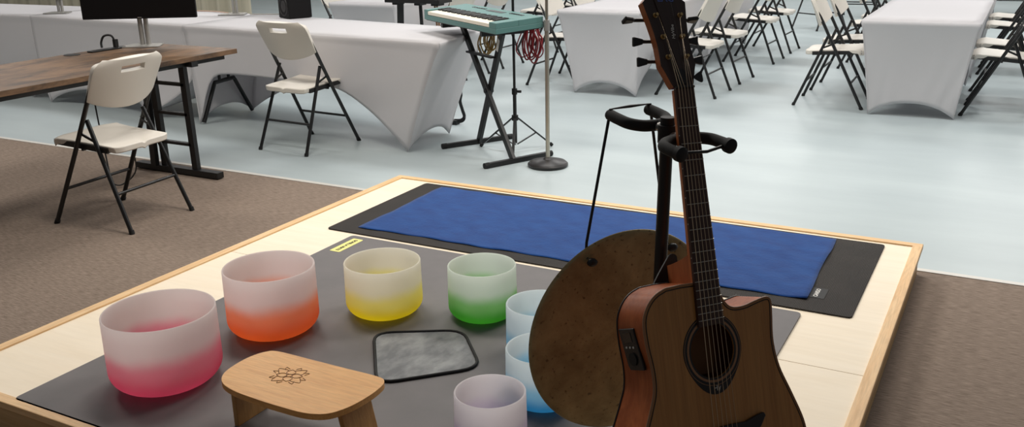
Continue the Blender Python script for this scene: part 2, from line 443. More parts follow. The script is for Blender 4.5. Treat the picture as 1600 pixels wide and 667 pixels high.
# ------------------------------------------------------------------ meditation bench
bn = thing('meditation_bench', 'low bamboo kneeling bench with engraved flower on its top', 'bench', (-1.68, 1.79, DZ+.007))
ZT = .148
OUT = [(-1.895, 1.68), (-1.76, 1.645), (-1.50, 1.645), (-1.425, 1.70), (-1.435, 1.90), (-1.56, 1.905), (-1.86, 1.905), (-1.90, 1.80)]
OUT = [(-1.872, 1.655), (-1.468, 1.655), (-1.440, 1.884), (-1.872, 1.884)]
def bench_outline():
    pts = []
    # straight far edge, rounded near corners
    P = [(-1.475, 1.892), (-1.60, 1.892), (-1.72, 1.892), (-1.835, 1.891), (-1.868, 1.872), (-1.886, 1.83), (-1.890, 1.775), (-1.880, 1.715), (-1.845, 1.672), (-1.785, 1.650), (-1.70, 1.641), (-1.60, 1.638), (-1.52, 1.642), (-1.468, 1.665), (-1.440, 1.715), (-1.428, 1.78), (-1.428, 1.84), (-1.440, 1.878)]
    return [(p.x, p.y) for p in catmull([Vector((x, y, 0)) for x, y in P], 5, True)]
bo = [(x+1.68, y-1.79) for x, y in bench_outline()]
bm = bmesh.new(); prism(bm, bo, ZT, ZT+.018); top = obj('seat_board', bm, M_bamboo, bn, smooth=40, bevel=.006, seg=3)
bm = bmesh.new()
for (xa, xb, y0, y1) in ((-1.857, -1.857, 1.716, 1.842),):
    a = xa+1.68
    vs = box(bm, (a, (y0+y1)/2-1.79, ZT/2), (.016, y1-y0, ZT))
obj('leg', bm, M_bamboo_leg, bn, bevel=.002)
bm = bmesh.new()
vs = box(bm, (-1.474+1.68, .0, ZT/2), (.016, .126, ZT))
for v in vs:
    if v.co.z < .01: v.co.x += .030
    v.co.y += (-.055 if False else -.012)
obj('leg', bm, M_bamboo_leg, bn, bevel=.002)
bm = bmesh.new(); fz = ZT+.0183; fc = Vector((-.020, -.005, fz))
def petal(ang, r0, r1, w, t0):
    ca, sa = math.cos(ang), math.sin(ang)
    side = []
    for k in range(11):
        t = t0+(1-t0)*k/10; side.append((r0+(r1-r0)*t, w*math.sin(PI*t**.75)**.85 if t < 1 else 0))
    line = side+[(a, -b_) for a, b_ in reversed(side[:-1])]
    tube(bm, [fc+Vector((1.12*(a*ca-b_*sa), .92*(a*sa+b_*ca), 0)) for a, b_ in line], .0010, 5)
for k in range(4): petal(k*PI/2+.35, .007, .036, .0125, .02)
for k in range(4): petal(k*PI/2+.35+PI/4, .006, .055, .0150, .42)
for k in range(8): petal(k*PI/4+.35+PI/8, .016, .054, .0085, .62)
tube(bm, [fc+Vector((.008*math.cos(2*PI*k/16), .008*math.sin(2*PI*k/16), 0)) for k in range(16)], .0011, 5, closed=True)
eng = obj('flower_engraving', bm, M_engrave, top)

# ------------------------------------------------------------------ folding chair
def make_chair():
    t = thing('folding_chair', 'x', 'chair')
    FT, RT = Vector((0, .265, 0)), Vector((0, -.150, .80))
    long_at = lambda z: FT.y+(RT.y-FT.y)*z/.80
    legsx = .2275
    for s in (-1, 1):
        bm = bmesh.new(); tube(bm, [(s*legsx, FT.y, .0), (s*.213, long_at(.40), .40), (s*.207, long_at(.85), .85)], .0125, 10, sy=1)
        l = obj('leg', bm, M_tube, t, smooth=60)
        bm = bmesh.new(); tube(bm, [(s*legsx, FT.y+.0005, -.0005), (s*(legsx-.0004), FT.y-.011, .020)], .0150, 10); obj('foot_cap', bm, M_rubber, l, smooth=60)
    pz = .575
    for s in (-1, 1):
        bm = bmesh.new(); tube(bm, [(s*.2165, -.265, 0), (s*.187, long_at(pz), pz)], .0115, 10)
        l = obj('leg', bm, M_tube, t, smooth=60)
        bm = bmesh.new(); tube(bm, [(s*.2165, -.2653, -.0005), (s*.2155, -.260, .02)], .0140, 10); obj('foot_cap', bm, M_rubber, l, smooth=60)
        bm = bmesh.new(); bar(bm, (s*.200, long_at(.50), .502), (s*.196, -.076, .468), .006, .014); obj('brace', bm, M_tube, t)
    # crossbars
    zb = .20; yl = long_at(zb)
    bm = bmesh.new(); tube(bm, [(-.219, yl, zb), (.219, yl, zb)], .0085, 8); obj('crossbar', bm, M_tube, t, smooth=60)
    yr = -.265+(long_at(pz)+.265)*zb/pz
    bm = bmesh.new(); tube(bm, [(-.206, yr, zb), (.206, yr, zb)], .0085, 8); obj('crossbar', bm, M_tube, t, smooth=60)
    # seat : rounded slab, slightly dished, notch at the rear
    def seat_h(u, v):
        y = -.212+v*.470; z = .443+.028*v
        hw = .186+.022*max(0, (v-.62)/.38)**.8
        x = (u*2-1)*hw
        ry = 0
        # rounded corners in plan
        e = abs(u*2-1)
        if v > .8: y -= .05*max(0, (e-.55)/.45)**2*((v-.8)/.2)
        if v < .12: y += .022*max(0, (e-.7)/.3)**2*(1-v/.12)
        z -= .012*(1-e*e)*math.sin(PI*min(1, v*1.1))
        if v < .1 and e < .12: z -= .010*(1-v/.1)*(1-e/.12)
        if v > .9: z -= .018*((v-.9)/.1)**2
        return x, y, z
    bm = bmesh.new()
    nu, nv = 20, 20
    topv = grid(bm, nu, nv, lambda u, v: seat_h(u, v))
    def bot(u, v):
        x, y, z = seat_h(u, v); e = .006
        return x*(1-e/.19), y, z-.034
    botv = grid(bm, nu, nv, bot)
    for i in range(nu):
        for j in (0, nv): bm.faces.new((topv[i][j], topv[i+1][j], botv[i+1][j], botv[i][j]))
    for j in range(nv):
        for i in (0, nu): bm.faces.new((topv[i][j], topv[i][j+1], botv[i][j+1], botv[i][j]))
    obj('seat', bm, M_plastic, t, smooth=50, bevel=.006, seg=2)
    bm = bmesh.new()
    for s in (-1, 1):
        for k in range(6):
            y0 = -.15+k*.062; y1 = y0+.063
            za = .443+.028*(y0+.212)/.470-.024; zb_ = .443+.028*(y1+.212)/.470-.024
            bar(bm, (s*.186, y0, za), (s*.186, y1, zb_), .028, .012, up=(1, 0, 0))
    bar(bm, (-.19, .03, .419), (.19, .03, .419), .012, .020); bar(bm, (-.18, -.14, .419), (.18, -.14, .419), .012, .020)
    obj('seat_frame', bm, M_tube, t)
    # backrest
    us = [-1, -.95, -.86, -.74, -.6, -.46, -.34, -.17, 0, .17, .34, .46, .6, .74, .86, .95, 1]
    vs = [0, .06, .16, .28, .40, .52, .62, .70, .735, .855, .885, .915, .95, .98, 1]
    def bk(u, v):
        hw = .228-.012*(1-v)
        # rounded upper corners
        if v > .66:
            q = (v-.66)/.34; hw *= (1-.24*q**4.5)
        z0 = .674-.050*(1-u*u)+.008*abs(u)**6; z1 = .880-.004*u*u
        z = z0+(z1-z0)*v
        y = long_at(z)-.002-.070*(1-u*u)*(1-.58*v)+.006
        return (u*hw, y, z)
    bm = bmesh.new(); G = [[bm.verts.new(bk(u, v)) for v in vs] for u in us]
    for i in range(len(us)-1):
        for j in range(len(vs)-1):
            if 6 <= i <= 9 and j in (8,): continue
            bm.faces.new((G[i][j], G[i+1][j], G[i+1][j+1], G[i][j+1]))
    b = obj('backrest', bm, M_plastic, t, smooth=180)
    md = b.modifiers.new('Solid', 'SOLIDIFY'); md.thickness = .028; md.offset = 0
    md = b.modifiers.new('Bevel', 'BEVEL'); md.width = .009; md.segments = 3; md.limit_method = 'ANGLE'; md.angle_limit = math.radians(50)
    return t

chair0 = make_chair()
first = [True]
def chair(x, y, rot, label, group=None):
    if first[0]:
        first[0] = False; chair0.location = (x, y, 0); chair0.rotation_euler = (0, 0, rot); chair0['label'] = label
        if group: chair0['group'] = group
        return chair0
    c = dup(chair0, (x, y, 0), rot, label, group)
    if 'group' in c and not group: del c['group']
    return c
chair(-4.186, 3.276, 3.205-PI/2, 'white folding chair with black legs standing on the carpet by the brown desk')
chair(-4.354, 5.010, 1.51-PI/2, 'white folding chair with its seat pushed against the long cloth-covered table below the small loudspeaker')
ORD = ['nearest', 'second', 'third', 'fourth']
EAST, WEST = -PI/2, PI/2     # facing +x , facing -x
ROWS = [
    (-2.495, WEST, (7.96, 8.72, 9.995, 10.815), 'right side of the table just behind the guitar headstock', 'chairs right of the middle row of tables'),
    (-3.765, EAST, (7.96, 8.67, 10.0, 10.8), 'left side of the table behind the chrome microphone pole', 'chairs left of the middle row of tables'),
    (-1.327, EAST, (7.95, 8.67, 9.95, 10.70), 'left side of the white table furthest right', 'chairs left of the right row of tables'),
    (-.075, WEST, (8.01, 8.68, 10.07, 10.82), 'right side of the white table furthest right', 'chairs right of the right row of tables'),
    (-4.965, WEST, (7.97, 8.73, 10.0, 10.8), 'right side of the far table beyond the piano keyboard', 'chairs right of the far left table'),
]
for x, rot, ys, where, grp in ROWS:
    for k, y in enumerate(ys):
        chair(x+random.uniform(-.01, .01), y, rot+random.uniform(-.03, .03), f'{ORD[k]} white folding chair along the {where}', grp)
chair(-6.30, 7.97, EAST, 'white folding chair at the far table, seen just beside the small loudspeaker')
chair(-2.42, 13.05, -.55, 'distant white folding chair standing turned beyond the aisle between the two table rows')
chair(-2.15, 14.60, .1, 'distant white folding chair facing away, furthest back beyond the table furthest right')
chair(-.25, 15.75, .1, 'distant white folding chair at the back corner beyond the right-hand chairs')

# ------------------------------------------------------------------ cloth-covered tables
def arch_default(hh):
    return lambda u: hh*max(0, 1-abs(2*u-1)**2.2)
def interp(pts):
    def f(u):
        for (a, b_), (c, d) in zip(pts, pts[1:]):
            if a <= u <= c: return b_+(d-b_)*(u-a)/(c-a)
        return pts[-1][1]
    return f
def smooth_interp(pts):
    P = [Vector((a, b_, 0)) for a, b_ in pts]; Q = catmull(P, 8)
    return interp([(q.x, max(0, q.y)) for q in Q])

def covered_table(label, top4, feet4, zt, arches, group=None, seed=0, inset=.018, flare=.85):
    """top4/feet4: front-left, front-right, back-right, back-left (x, y)"""
    c = (sum(p[0] for p in top4)/4, sum(p[1] for p in top4)/4)
    t = thing('covered_table', label, 'table', (c[0], c[1], 0), 0, group)
    T = [Vector((p[0]-c[0], p[1]-c[1], 0)) for p in top4]; F = [Vector((p[0]-c[0], p[1]-c[1], 0)) for p in feet4]
    rnd = random.Random(seed)
    bm = bmesh.new(); n = 40; m = 22
    for k in range(4):
        a, b_ = T[k], T[(k+1) % 4]; fa, fb = F[k], F[(k+1) % 4]; arch = arches[k]
        d = (b_-a).normalized(); inw = Vector((-d.y, d.x, 0))
        def fn(u, v, a=a, b_=b_, fa=fa, fb=fb, arch=arch, inw=inw):
            A = a.lerp(b_, u); B = fa.lerp(fb, u); zb = arch(u)+.004
            edge = min(u, 1-u)*2
            # thin band under the top edge
            if v < .12:
                w = v/.12; p = A+inw*(-.003*math.sin(PI*min(1, w*1.05))**.5+.004*max(0, w-.8)*5); z = zt-.038*w; return (p.x, p.y, z)
            w = (v-.12)/.88
            z = (zt-.038)+(zb-(zt-.038))*w
            hz = (zt-.038-z)/(zt-.038)           # 0 at band, 1 on the floor
            s = hz**flare
            p = A.lerp(B, s)+inw*(.004+inset*math.sin(PI*min(1, w))*edge**.6+.05*arch(u)*w*w)
            p = p+inw*(.0035*math.sin(u*37+w*9+k)*w*(1-edge))
            return (p.x, p.y, z)
        grid(bm, n, m, fn)
    # top
    grid(bm, 12, 6, lambda u, v: tuple((T[0].lerp(T[1], u)).lerp(T[3].lerp(T[2], u), v)+Vector((0, 0, zt+.002*math.sin(PI*u)*math.sin(PI*v)))))
    bmesh.ops.remove_doubles(bm, verts=bm.verts, dist=.0008)
    o = obj('stretch_cover', bm, M_cloth, t, smooth=45)
    md = o.modifiers.new('Solid', 'SOLIDIFY'); md.thickness = .0025; md.offset = 0
    return t, T, F

ga = arch_default(.105)
GM = 'white stretch covers on the banquet tables'
covered_table('white cloth-covered table standing just behind the guitar headstock', [(-3.55, 7.39), (-2.80, 7.40), (-2.80, 9.22), (-3.55, 9.22)],
              [(-3.466, 7.565), (-2.88, 7.55), (-2.88, 9.06), (-3.466, 9.06)], .74, [ga, arch_default(.3), ga, arch_default(.3)], GM)
covered_table('second white cloth-covered table continuing the row behind the guitar headstock', [(-3.55, 9.46), (-2.80, 9.46), (-2.80, 11.28), (-3.55, 11.28)],
              [(-3.46, 9.62), (-2.88, 9.62), (-2.88, 11.1), (-3.46, 11.1)], .74, [ga, arch_default(.3), ga, arch_default(.3)], GM)
covered_table('white cloth-covered table furthest right, with folding chairs along both sides', [(-1.062, 7.38), (-.268, 7.40), (-.268, 9.28), (-1.062, 9.28)],
              [(-.988, 7.58), (-.379, 7.60), (-.395, 9.13), (-.988, 9.13)], .74, [ga, arch_default(.3), ga, arch_default(.3)], GM)
covered_table('further white cloth-covered table behind the one furthest right', [(-1.062, 9.40), (-.268, 9.40), (-.268, 11.25), (-1.062, 11.25)],
              [(-.988, 9.55), (-.379, 9.55), (-.379, 11.1), (-.988, 11.1)], .74, [ga, arch_default(.3), ga, arch_default(.3)], GM)
covered_table('far white cloth-covered table seen past the small loudspeaker', [(-6.03, 7.39), (-5.27, 7.40), (-5.27, 9.22), (-6.03, 9.22)],
              [(-5.95, 7.56), (-5.35, 7.55), (-5.35, 9.06), (-5.95, 9.06)], .74, [ga, arch_default(.3), ga, arch_default(.3)], GM)
frontA = smooth_interp([(0, 0), (.03, .13), (.08, .33), (.155, .405), (.4, .41), (.6, .40), (.7, .36), (.8, .26), (.91, .125), (1, 0)])
tA, TA, FA = covered_table('long white cloth-covered table carrying the small loudspeaker, near end beside the keyboard stand', [(-5.745, 5.255), (-3.265, 5.06), (-3.36, 5.80), (-5.76, 6.13)],
              [(-5.617, 5.20), (-3.583, 5.102), (-3.621, 5.697), (-5.631, 5.793)], .76, [frontA, ga, arch_default(.3), ga], GM, inset=.01)
cA = Vector(tA.location)
# the folding leg frame that shows under the hitched-up cloth
bm = bmesh.new(); L3 = [Vector(p)-cA for p in ((-5.600, 5.225, .012), (-5.592, 5.375, .305), (-5.592, 5.585, .315), (-5.612, 5.775, .012))]
tube(bm, [L3[0], L3[0].lerp(L3[1], .93), L3[1], L3[1].lerp(L3[2], .5), L3[2], L3[2].lerp(L3[3], .07), L3[3]], 0.0165, 10)
for y in (5.43, 5.53): tube(bm, [Vector((-5.592, y, .31))-cA, Vector((-5.592, y, .735))-cA], .012, 8)
obj('leg_frame', bm, M_tube, tA, smooth=60, label='black bent steel leg frame showing under the cloth')
covered_table('long white cloth-covered table behind the ultrawide monitor on the brown desk', [(-7.79, 5.405), (-5.60, 5.262), (-5.60, 6.12), (-7.75, 6.22)],
              [(-7.6, 5.35), (-6.338, 5.212), (-6.34, 5.85), (-7.6, 5.95)], .758, [arch_default(.16), ga, arch_default(.16), ga], GM, flare=3)
covered_table('white cloth-covered table at the far left end of the long table run', [(-10.2, 5.30), (-7.60, 5.412), (-7.60, 6.20), (-10.2, 6.1)],
              [(-10.0, 5.4), (-8.0, 5.45), (-8.0, 6.0), (-10.0, 6.0)], .757, [arch_default(.2), ga, arch_default(.2), ga], GM, flare=3)

# ------------------------------------------------------------------ brown desk
dk = thing('desk', 'rustic brown board desk on black steel ladder legs', 'desk', (-4.80, 3.62, 0))
dx0, dx1, dy0, dy1 = -5.235, -4.385, 2.05, 4.435
bm = bmesh.new(); box(bm, ((dx0+dx1)/2+4.80, (dy0+dy1)/2-3.62, .737), (dx1-dx0, dy1-dy0, .030)); obj('desktop', bm, M_rustic, dk, bevel=.002)
bm = bmesh.new(); box(bm, (dx1-.05+4.80, (dy0+dy1)/2-3.62, .708), (.03, dy1-dy0-.16, .028)); obj('side_rail', bm, M_black, dk)
bm = bmesh.new(); box(bm, (dx0+.05+4.80, (dy0+dy1)/2-3.62, .708), (.03, dy1-dy0-.16, .028)); obj('side_rail', bm, M_black, dk)
for yy, nm in ((4.06, 1), (2.30, 0)):
    y = yy-3.62
    bm = bmesh.new(); box(bm, (-4.625+4.80, y, .025), (.72, .055, .038)); lf = obj('leg_frame', bm, M_black, dk, bevel=.002)
    for x in (-4.31, -4.94):
        bm = bmesh.new(); lathe(bm, [(0, 0), (.017, 0), (.017, .008), (0, .008)], 14, (x+4.80, y, 0)); obj('foot_pad', bm, M_rubber, lf)
    bm = bmesh.new(); box(bm, (-4.72+4.80, y, .706), (.70, .05, .03)); obj('top_bar', bm, M_black, lf)
    for x in (-4.465, -4.735, -4.80):
        bm = bmesh.new(); bar(bm, (x+4.80, y+(.0 if x > -4.79 else -.03), .04), (x+4.80-.015, y, .695), .045, .030, up=(0, 1, 0)); obj('upright', bm, M_black, lf)
    for z in (.20, .39, .575):
        bm = bmesh.new(); box(bm, (-4.60+4.80, y, z), (.25, .03, .018)); obj('rung', bm, M_black, lf)
# twisted pale cable down the leg and a black one to the floor
bm = bmesh.new()
for ph in (0, PI):
    tube(bm, [(-4.775+.006*math.cos(k*.55+ph), 4.10+.006*math.sin(k*.55+ph), .70-.0095*k) for k in range(60)], .0035, 5)
tag(obj('twisted_cable', bm, mat('grey_cable', (150, 146, 138), .5)), 'pale twisted cable hanging down the desk leg', 'cable')
bm = bmesh.new(); tube(bm, catmull([(-4.86, 3.70, .70), (-4.87, 3.71, .5), (-4.82, 3.68, .34), (-4.72, 3.62, .12), (-4.70, 3.60, .06), (-4.68, 3.66, .02), (-4.63, 3.74, .10), (-4.62, 3.72, .30)], 8), .0045, 6)
tag(obj('extension_cord', bm, M_cord, smooth=180), 'thin black cord drooping in a loop under the desk', 'cord')
bm = bmesh.new(); prism(bm, [(.055*math.cos(a*PI/12), .045*math.sin(a*PI/12)) for a in range(24)], 0, .003)
g = obj('cable_grommet', bm, M_black, dk); g.location = (-5.17+4.80, 3.83-3.62, .752)
bm = bmesh.new(); box(bm, (0, 0, .005), (.05, .26, .012)); us = obj('power_strip', bm, M_black, bevel=.003); us.location = (-5.145, 4.07, .752)
tag(us, 'flat black power strip lying on the brown desk', 'power strip')
bm = bmesh.new(); lp = catmull([(-5.19, 4.07, .765), (-5.195, 4.075, .80), (-5.18, 4.09, .838), (-5.15, 4.12, .838), (-5.135, 4.13, .80), (-5.13, 4.13, .765)], 6)
tube(bm, lp, .007, 8); box(bm, (-5.13, 4.13, .79), (.024, .024, .05))
tag(obj('charging_cable', bm, M_cord, smooth=60), 'black looped cable plugged into the desktop power strip', 'cable')

# ------------------------------------------------------------------ monitors, loudspeaker
def monitor(label, loc, rotz, w, hh, zb, base_w=.25, base_d=.19, post=.05):
    t = thing('monitor', label, 'monitor', loc, rotz)      # local: screen faces -y, z=0 on the table
    bm = bmesh.new(); prism(bm, round_poly([(-base_w/2, -base_d*.55), (base_w/2, -base_d*.55), (base_w/2*.8, base_d*.45), (-base_w/2*.8, base_d*.45)], .02), 0, .008); obj('base_plate', bm, M_silver, t)
    bm = bmesh.new()
    for s in (-1, 1): tube(bm, [(s*post*.32, .035, .006), (s*post*.32, .03, zb+hh*.55)], post*.26, 10)
    obj('stand_post', bm, M_silver, t, smooth=60)
    bm = bmesh.new(); prism(bm, rrect(-w/2, zb, w/2, zb+hh, .006), 0, .022, xf=lambda c: Vector((c.x, c.z-.012, c.y))); ca = obj('screen_case', bm, M_screen, t)
    bm = bmesh.new(); box(bm, (0, -.0125, zb+hh/2+.006), (w-.016, .001, hh-.028)); obj('display_panel', bm, mat('display_glass', (15, 13, 14), .35, spec=.3), ca)
    return t
m1 = monitor('wide black monitor on a silver stand on the brown desk', (-5.075, 4.305, .7525), math.radians(29.8), .735, .40, .178, .26, .18, .06)
bm = bmesh.new(); box(bm, (0, -.0135, .1855), (.026, .0008, .005)); obj('bezel_logo', bm, M_silver, m1)
monitor('monitor on a slim silver stand at the white table beside the small loudspeaker', (-5.94, 6.02, .7625), math.radians(25), .55, .33, .36, .23, .17, .045)
monitor('black monitor whose corner shows above the far left white table', (-7.66, 4.995+.62, .7625), math.radians(28), .55, .34, .12, .22, .17, .05)
sp = thing('loudspeaker', 'small black box loudspeaker standing on the long white table', 'speaker', (-5.235, 5.985, .7635), math.radians(-24))
bm = bmesh.new(); box(bm, (0, 0, .14), (.20, .20, .28)); cab = obj('cabinet', bm, M_screen, sp, bevel=.008)
bm = bmesh.new(); lathe(bm, [(0, .004), (.02, .006), (.06, -.004), (.066, .0), (.074, .006), (.080, 0)], 32)
for v in bm.verts: v.co = Vector((v.co.x, -.1005-v.co.z, v.co.y+.095))
obj('woofer', bm, mat('speaker_cone', (34, 32, 32), .5), sp, smooth=50)
bm = bmesh.new(); lathe(bm, [(0, .006), (.012, .004), (.018, 0), (.03, .003), (.034, 0)], 24)
for v in bm.verts: v.co = Vector((v.co.x, -.1005-v.co.z, v.co.y+.22))
obj('tweeter', bm, mat('tweeter_dome', (60, 58, 58), .4), sp, smooth=50)
bm = bmesh.new(); tube(bm, catmull([(-5.18, 6.10, .768), (-5.35, 6.18, .765), (-5.60, 6.09, .768), (-5.80, 6.06, .765)], 8), .004, 6)
tag(obj('signal_cable', bm, mat('pale_cable', (170, 164, 154), .5), smooth=180), 'thin pale cable running across the white table to the loudspeaker', 'cable')
bm = bmesh.new(); tube(bm, catmull([(-6.02, 6.03, .772), (-6.3, 6.13, .767), (-6.65, 6.12, .767), (-6.9, 6.08, .79), (-7.0, 6.05, .95)], 8), .0045, 6)
tag(obj('monitor_cable', bm, mat('tan_cord', (196, 160, 138), .5), smooth=180), 'peach-coloured cable behind the slim silver monitor stand', 'cable')

# ------------------------------------------------------------------ stage piano keyboard on its X stand
U = Vector((.831, -.556, 0)); V = Vector((.556, .831, 0)); ang = math.atan2(U.y, U.x)
KL, KD = 1.09, .325
kc = Vector((-3.127, 5.347, 0))
kb = thing('piano_keyboard', 'teal digital piano keyboard resting on a black X stand', 'keyboard', (kc.x, kc.y, .842), ang)
tilt = .02
def tl(y, z): return z+tilt*(y+KD/2)/KD
bm = bmesh.new()
def shear(vs):
    for v in vs: v.co.z = tl(v.co.y, v.co.z)
shear(box(bm, (0, 0, .022), (KL, KD, .032)))
shear(box(bm, (0, KD/2-.085, .055), (KL, .170, .036)))
shear(box(bm, (-KL/2+.03, -.085, .055), (.06, .155, .036))); shear(box(bm, (KL/2-.045, -.085, .055), (.09, .155, .036)))
kbody = obj('body', bm, M_teal, kb, bevel=.003)
bm = bmesh.new(); shear(box(bm, (0, 0, .003), (KL-.02, KD-.02, .006))); obj('underside', bm, M_black, kb)
kx0, kx1 = -KL/2+.061, KL/2-.091; nk = 43; kw = (kx1-kx0)/nk
for i in range(nk):
    bm = bmesh.new(); shear(box(bm, (kx0+kw*(i+.5), -.083, .052), (kw-.0012, .156, .022))); obj('white_key', bm, M_ivory, kb, bevel=.001, seg=1)
for i in range(nk-1):
    if (i % 7) in (2, 6): continue
    bm = bmesh.new(); shear(box(bm, (kx0+kw*(i+1), -.048, .066), (kw*.55, .086, .016))); obj('black_key', bm, M_bkey, kb)
bm = bmesh.new()
shear(box(bm, (.06, KD/2-.075, .0735), (.22, .04, .002)))
for k in range(6): shear(box(bm, (-.30+k*.035, KD/2-.06, .0735), (.018, .02, .004)))
for k in range(6): shear(box(bm, (.24+k*.03, KD/2-.06, .0735), (.018, .02, .004)))
obj('control_panel', bm, M_bkey, kb)

xs = thing('keyboard_stand', 'black folding X stand under the teal keyboard', 'stand', (kc.x, kc.y, 0), 0)
F0a, F0b = Vector((-3.42, 5.29, .018)), Vector((-3.13, 5.75, .018)); F1a, F1b = Vector((-2.89, 4.95, .018)), Vector((-2.655, 5.42, .018))
def rel(p): return Vector(p)-kc
for a, b_ in ((F0a, F0b), (F1a, F1b)):
    bm = bmesh.new(); bar(bm, rel(a), rel(b_), .030, .030); f_ = obj('floor_bar', bm, M_black, xs, bevel=.003)
    d = (b_-a).normalized()
    for e, s in ((a, 1), (b_, -1)):
        bm = bmesh.new(); tube(bm, [rel(e)-d*.004*s, rel(e)+d*s*.03], .0195, 12); obj('end_cap', bm, M_rubber, f_, smooth=60)
m0 = F0a.lerp(F0b, .52); m1_ = F1a.lerp(F1b, .42)
T0 = kc-U*.28+Vector((0, 0, .825)); T1 = kc+U*.315+Vector((0, 0, .825))
bm = bmesh.new(); bar(bm, rel(m0), rel(T1+V*.0), .046, .024, up=V); obj('cross_leg', bm, M_black, xs, bevel=.003)
bm = bmesh.new(); bar(bm, rel(m1_), rel(T0), .046, .024, up=V); obj('cross_leg', bm, M_black, xs, bevel=.003)
for tt in (T0, T1):
    bm = bmesh.new(); bar(bm, rel(tt-V*.15+Vector((0, 0, .002))), rel(tt+V*.15+Vector((0, 0, .002))), .032, .028); obj('support_arm', bm, M_black, xs, bevel=.003)
pc = (m0+T1)/2*.5+(m1_+T0)/2*.5
bm = bmesh.new(); tube(bm, [rel(pc-V*.03), rel(pc+V*.03)], .017, 14); obj('pivot_hub', bm, M_black, xs, smooth=60)
zl = .66
a_ = m1_.lerp(T0, (zl-.018)/.807); b_ = m0.lerp(T1, (zl-.018)/.807)
bm = bmesh.new(); bar(bm, rel(a_-V*.03), rel(b_-V*.03), .035, .012); obj('locking_strap', bm, M_black, xs)
bm = bmesh.new(); box(bm, (0, 0, 0), (.028, .001, .085)); wl = obj('sticker', bm, M_white, xs)
wl.location = rel(m0.lerp(T1, .90)-V*.0145+Vector((.0, 0, 0))); wl.rotation_euler = (0, .38, ang)

# ------------------------------------------------------------------ light tripod with cables
tp = Vector((-2.925, 5.427, 0))
ts = thing('tripod_stand', 'slim black tripod stand behind the keyboard, cables hung on it', 'stand', tp)
bm = bmesh.new(); tube(bm, [(0, 0, .06), (0, 0, .42)], .0125, 10); tube(bm, [(0, 0, .40), (0, 0, 1.30)], .009, 10); obj('pole', bm, M_tube, ts, smooth=60)
bm = bmesh.new(); tube(bm, [(0, 0, .39), (0, 0, .43)], .018, 12); tube(bm, [(0, 0, .41), (.045, .01, .41)], .009, 8); obj('clamp_knob', bm, M_rubber, ts, smooth=60)
bm = bmesh.new(); tube(bm, [(0, 0, .215), (0, 0, .25)], .022, 12); obj('leg_collar', bm, M_rubber, ts, smooth=60)
for fx, fy in ((-3.205, 5.447), (-2.767, 5.659), (-2.815, 5.18)):
    d = Vector((fx, fy, 0))-tp
    bm = bmesh.new(); bar(bm, (d.x*.06, d.y*.06, .232), (d.x, d.y, .012), .018, .009); lg = obj('leg', bm, M_tube, ts)
    bm = bmesh.new(); bar(bm, (d.x*.05, d.y*.05, .05), (d.x*.56, d.y*.56, .112), .012, .006); obj('leg_brace', bm, M_tube, lg)
    bm = bmesh.new(); tube(bm, [d*.965+Vector((0, 0, .022)), d*1.01+Vector((0, 0, .008))], .012, 8); obj('rubber_foot', bm, M_rubber, lg, smooth=60)
bm = bmesh.new(); tube(bm, [(-.36, -.02, .865), (.22, .03, .865)], .008, 8); obj('hanger_bar', bm, M_tube, ts, smooth=60)
def coil(name, x, m, label, n, hang, spread, seed):
    r = random.Random(seed); bm = bmesh.new()
    for k in range(n):
        dx = (k-(n-1)/2)*spread; w = r.uniform(.018, .045); hh = hang*r.uniform(.82, 1.05); ox = r.uniform(-.012, .012); oy = r.uniform(-.02, .02)
        pts = [(x+dx, .0+oy*.2, .879), (x+dx-w*.5, -.016+oy, .80), (x+dx-w+ox, -.02+oy, .879-hh*.7), (x+dx-w*.3+ox, oy-.01, .879-hh), (x+dx+w*.6+ox, oy, .879-hh*.93), (x+dx+w+ox, .015+oy, .879-hh*.55), (x+dx+w*.4, .016+oy, .80)]
        tube(bm, catmull(pts, 5, True), .0052, 6, closed=True)
    o = obj(name, bm, m, smooth=180); o.location = tp
    return tag(o, label, 'cable')
coil('coiled_cable', .135, M_red, 'dark red cable coiled in loops hanging below the teal keyboard', 7, .265, .011, 3)
coil('coiled_cable', -.185, M_gold, 'tan cable coiled in loops hanging below the teal keyboard', 7, .235, .012, 5)
bm = bmesh.new()
for s, q in ((-1, .07), (1, .065)):
    tube(bm, catmull([(.135+s*.02, -.02, .87), (.135+s*q, -.03, .78), (.135+s*(q+.03), -.03, .69), (.135+s*q*.9, -.025, .645), (.135+s*.02, -.02, .66)], 8), .0042, 6)
o = obj('cable_tail', bm, M_red, smooth=180); o.parent = bpy.data.objects['coiled_cable']

# ------------------------------------------------------------------ microphone stand
ms = thing('microphone_stand', 'chrome pole microphone stand on a round black cast base', 'stand', (-2.558, 5.175, 0))
bm = bmesh.new(); lathe(bm, [(0, .0), (.122, .0), (.128, .006), (.128, .018), (.115, .030), (.07, .037), (.062, .042), (.03, .045), (.02, .058), (0, .058)], 48); obj('base', bm, mat('cast_black', (30, 27, 27), .4), ms, smooth=45)
bm = bmesh.new(); tube(bm, [(0, 0, .05), (0, 0, .90)], .0135, 16); obj('lower_tube', bm, M_chrome, ms, smooth=60)
bm = bmesh.new(); tube(bm, [(0, 0, .85), (0, 0, .915)], .0185, 16); obj('clutch', bm, M_silver, ms, smooth=60)
bm = bmesh.new(); tube(bm, [(0, 0, .90), (0, 0, 1.42)], .0095, 16); obj('upper_tube', bm, M_chrome, ms, smooth=60)

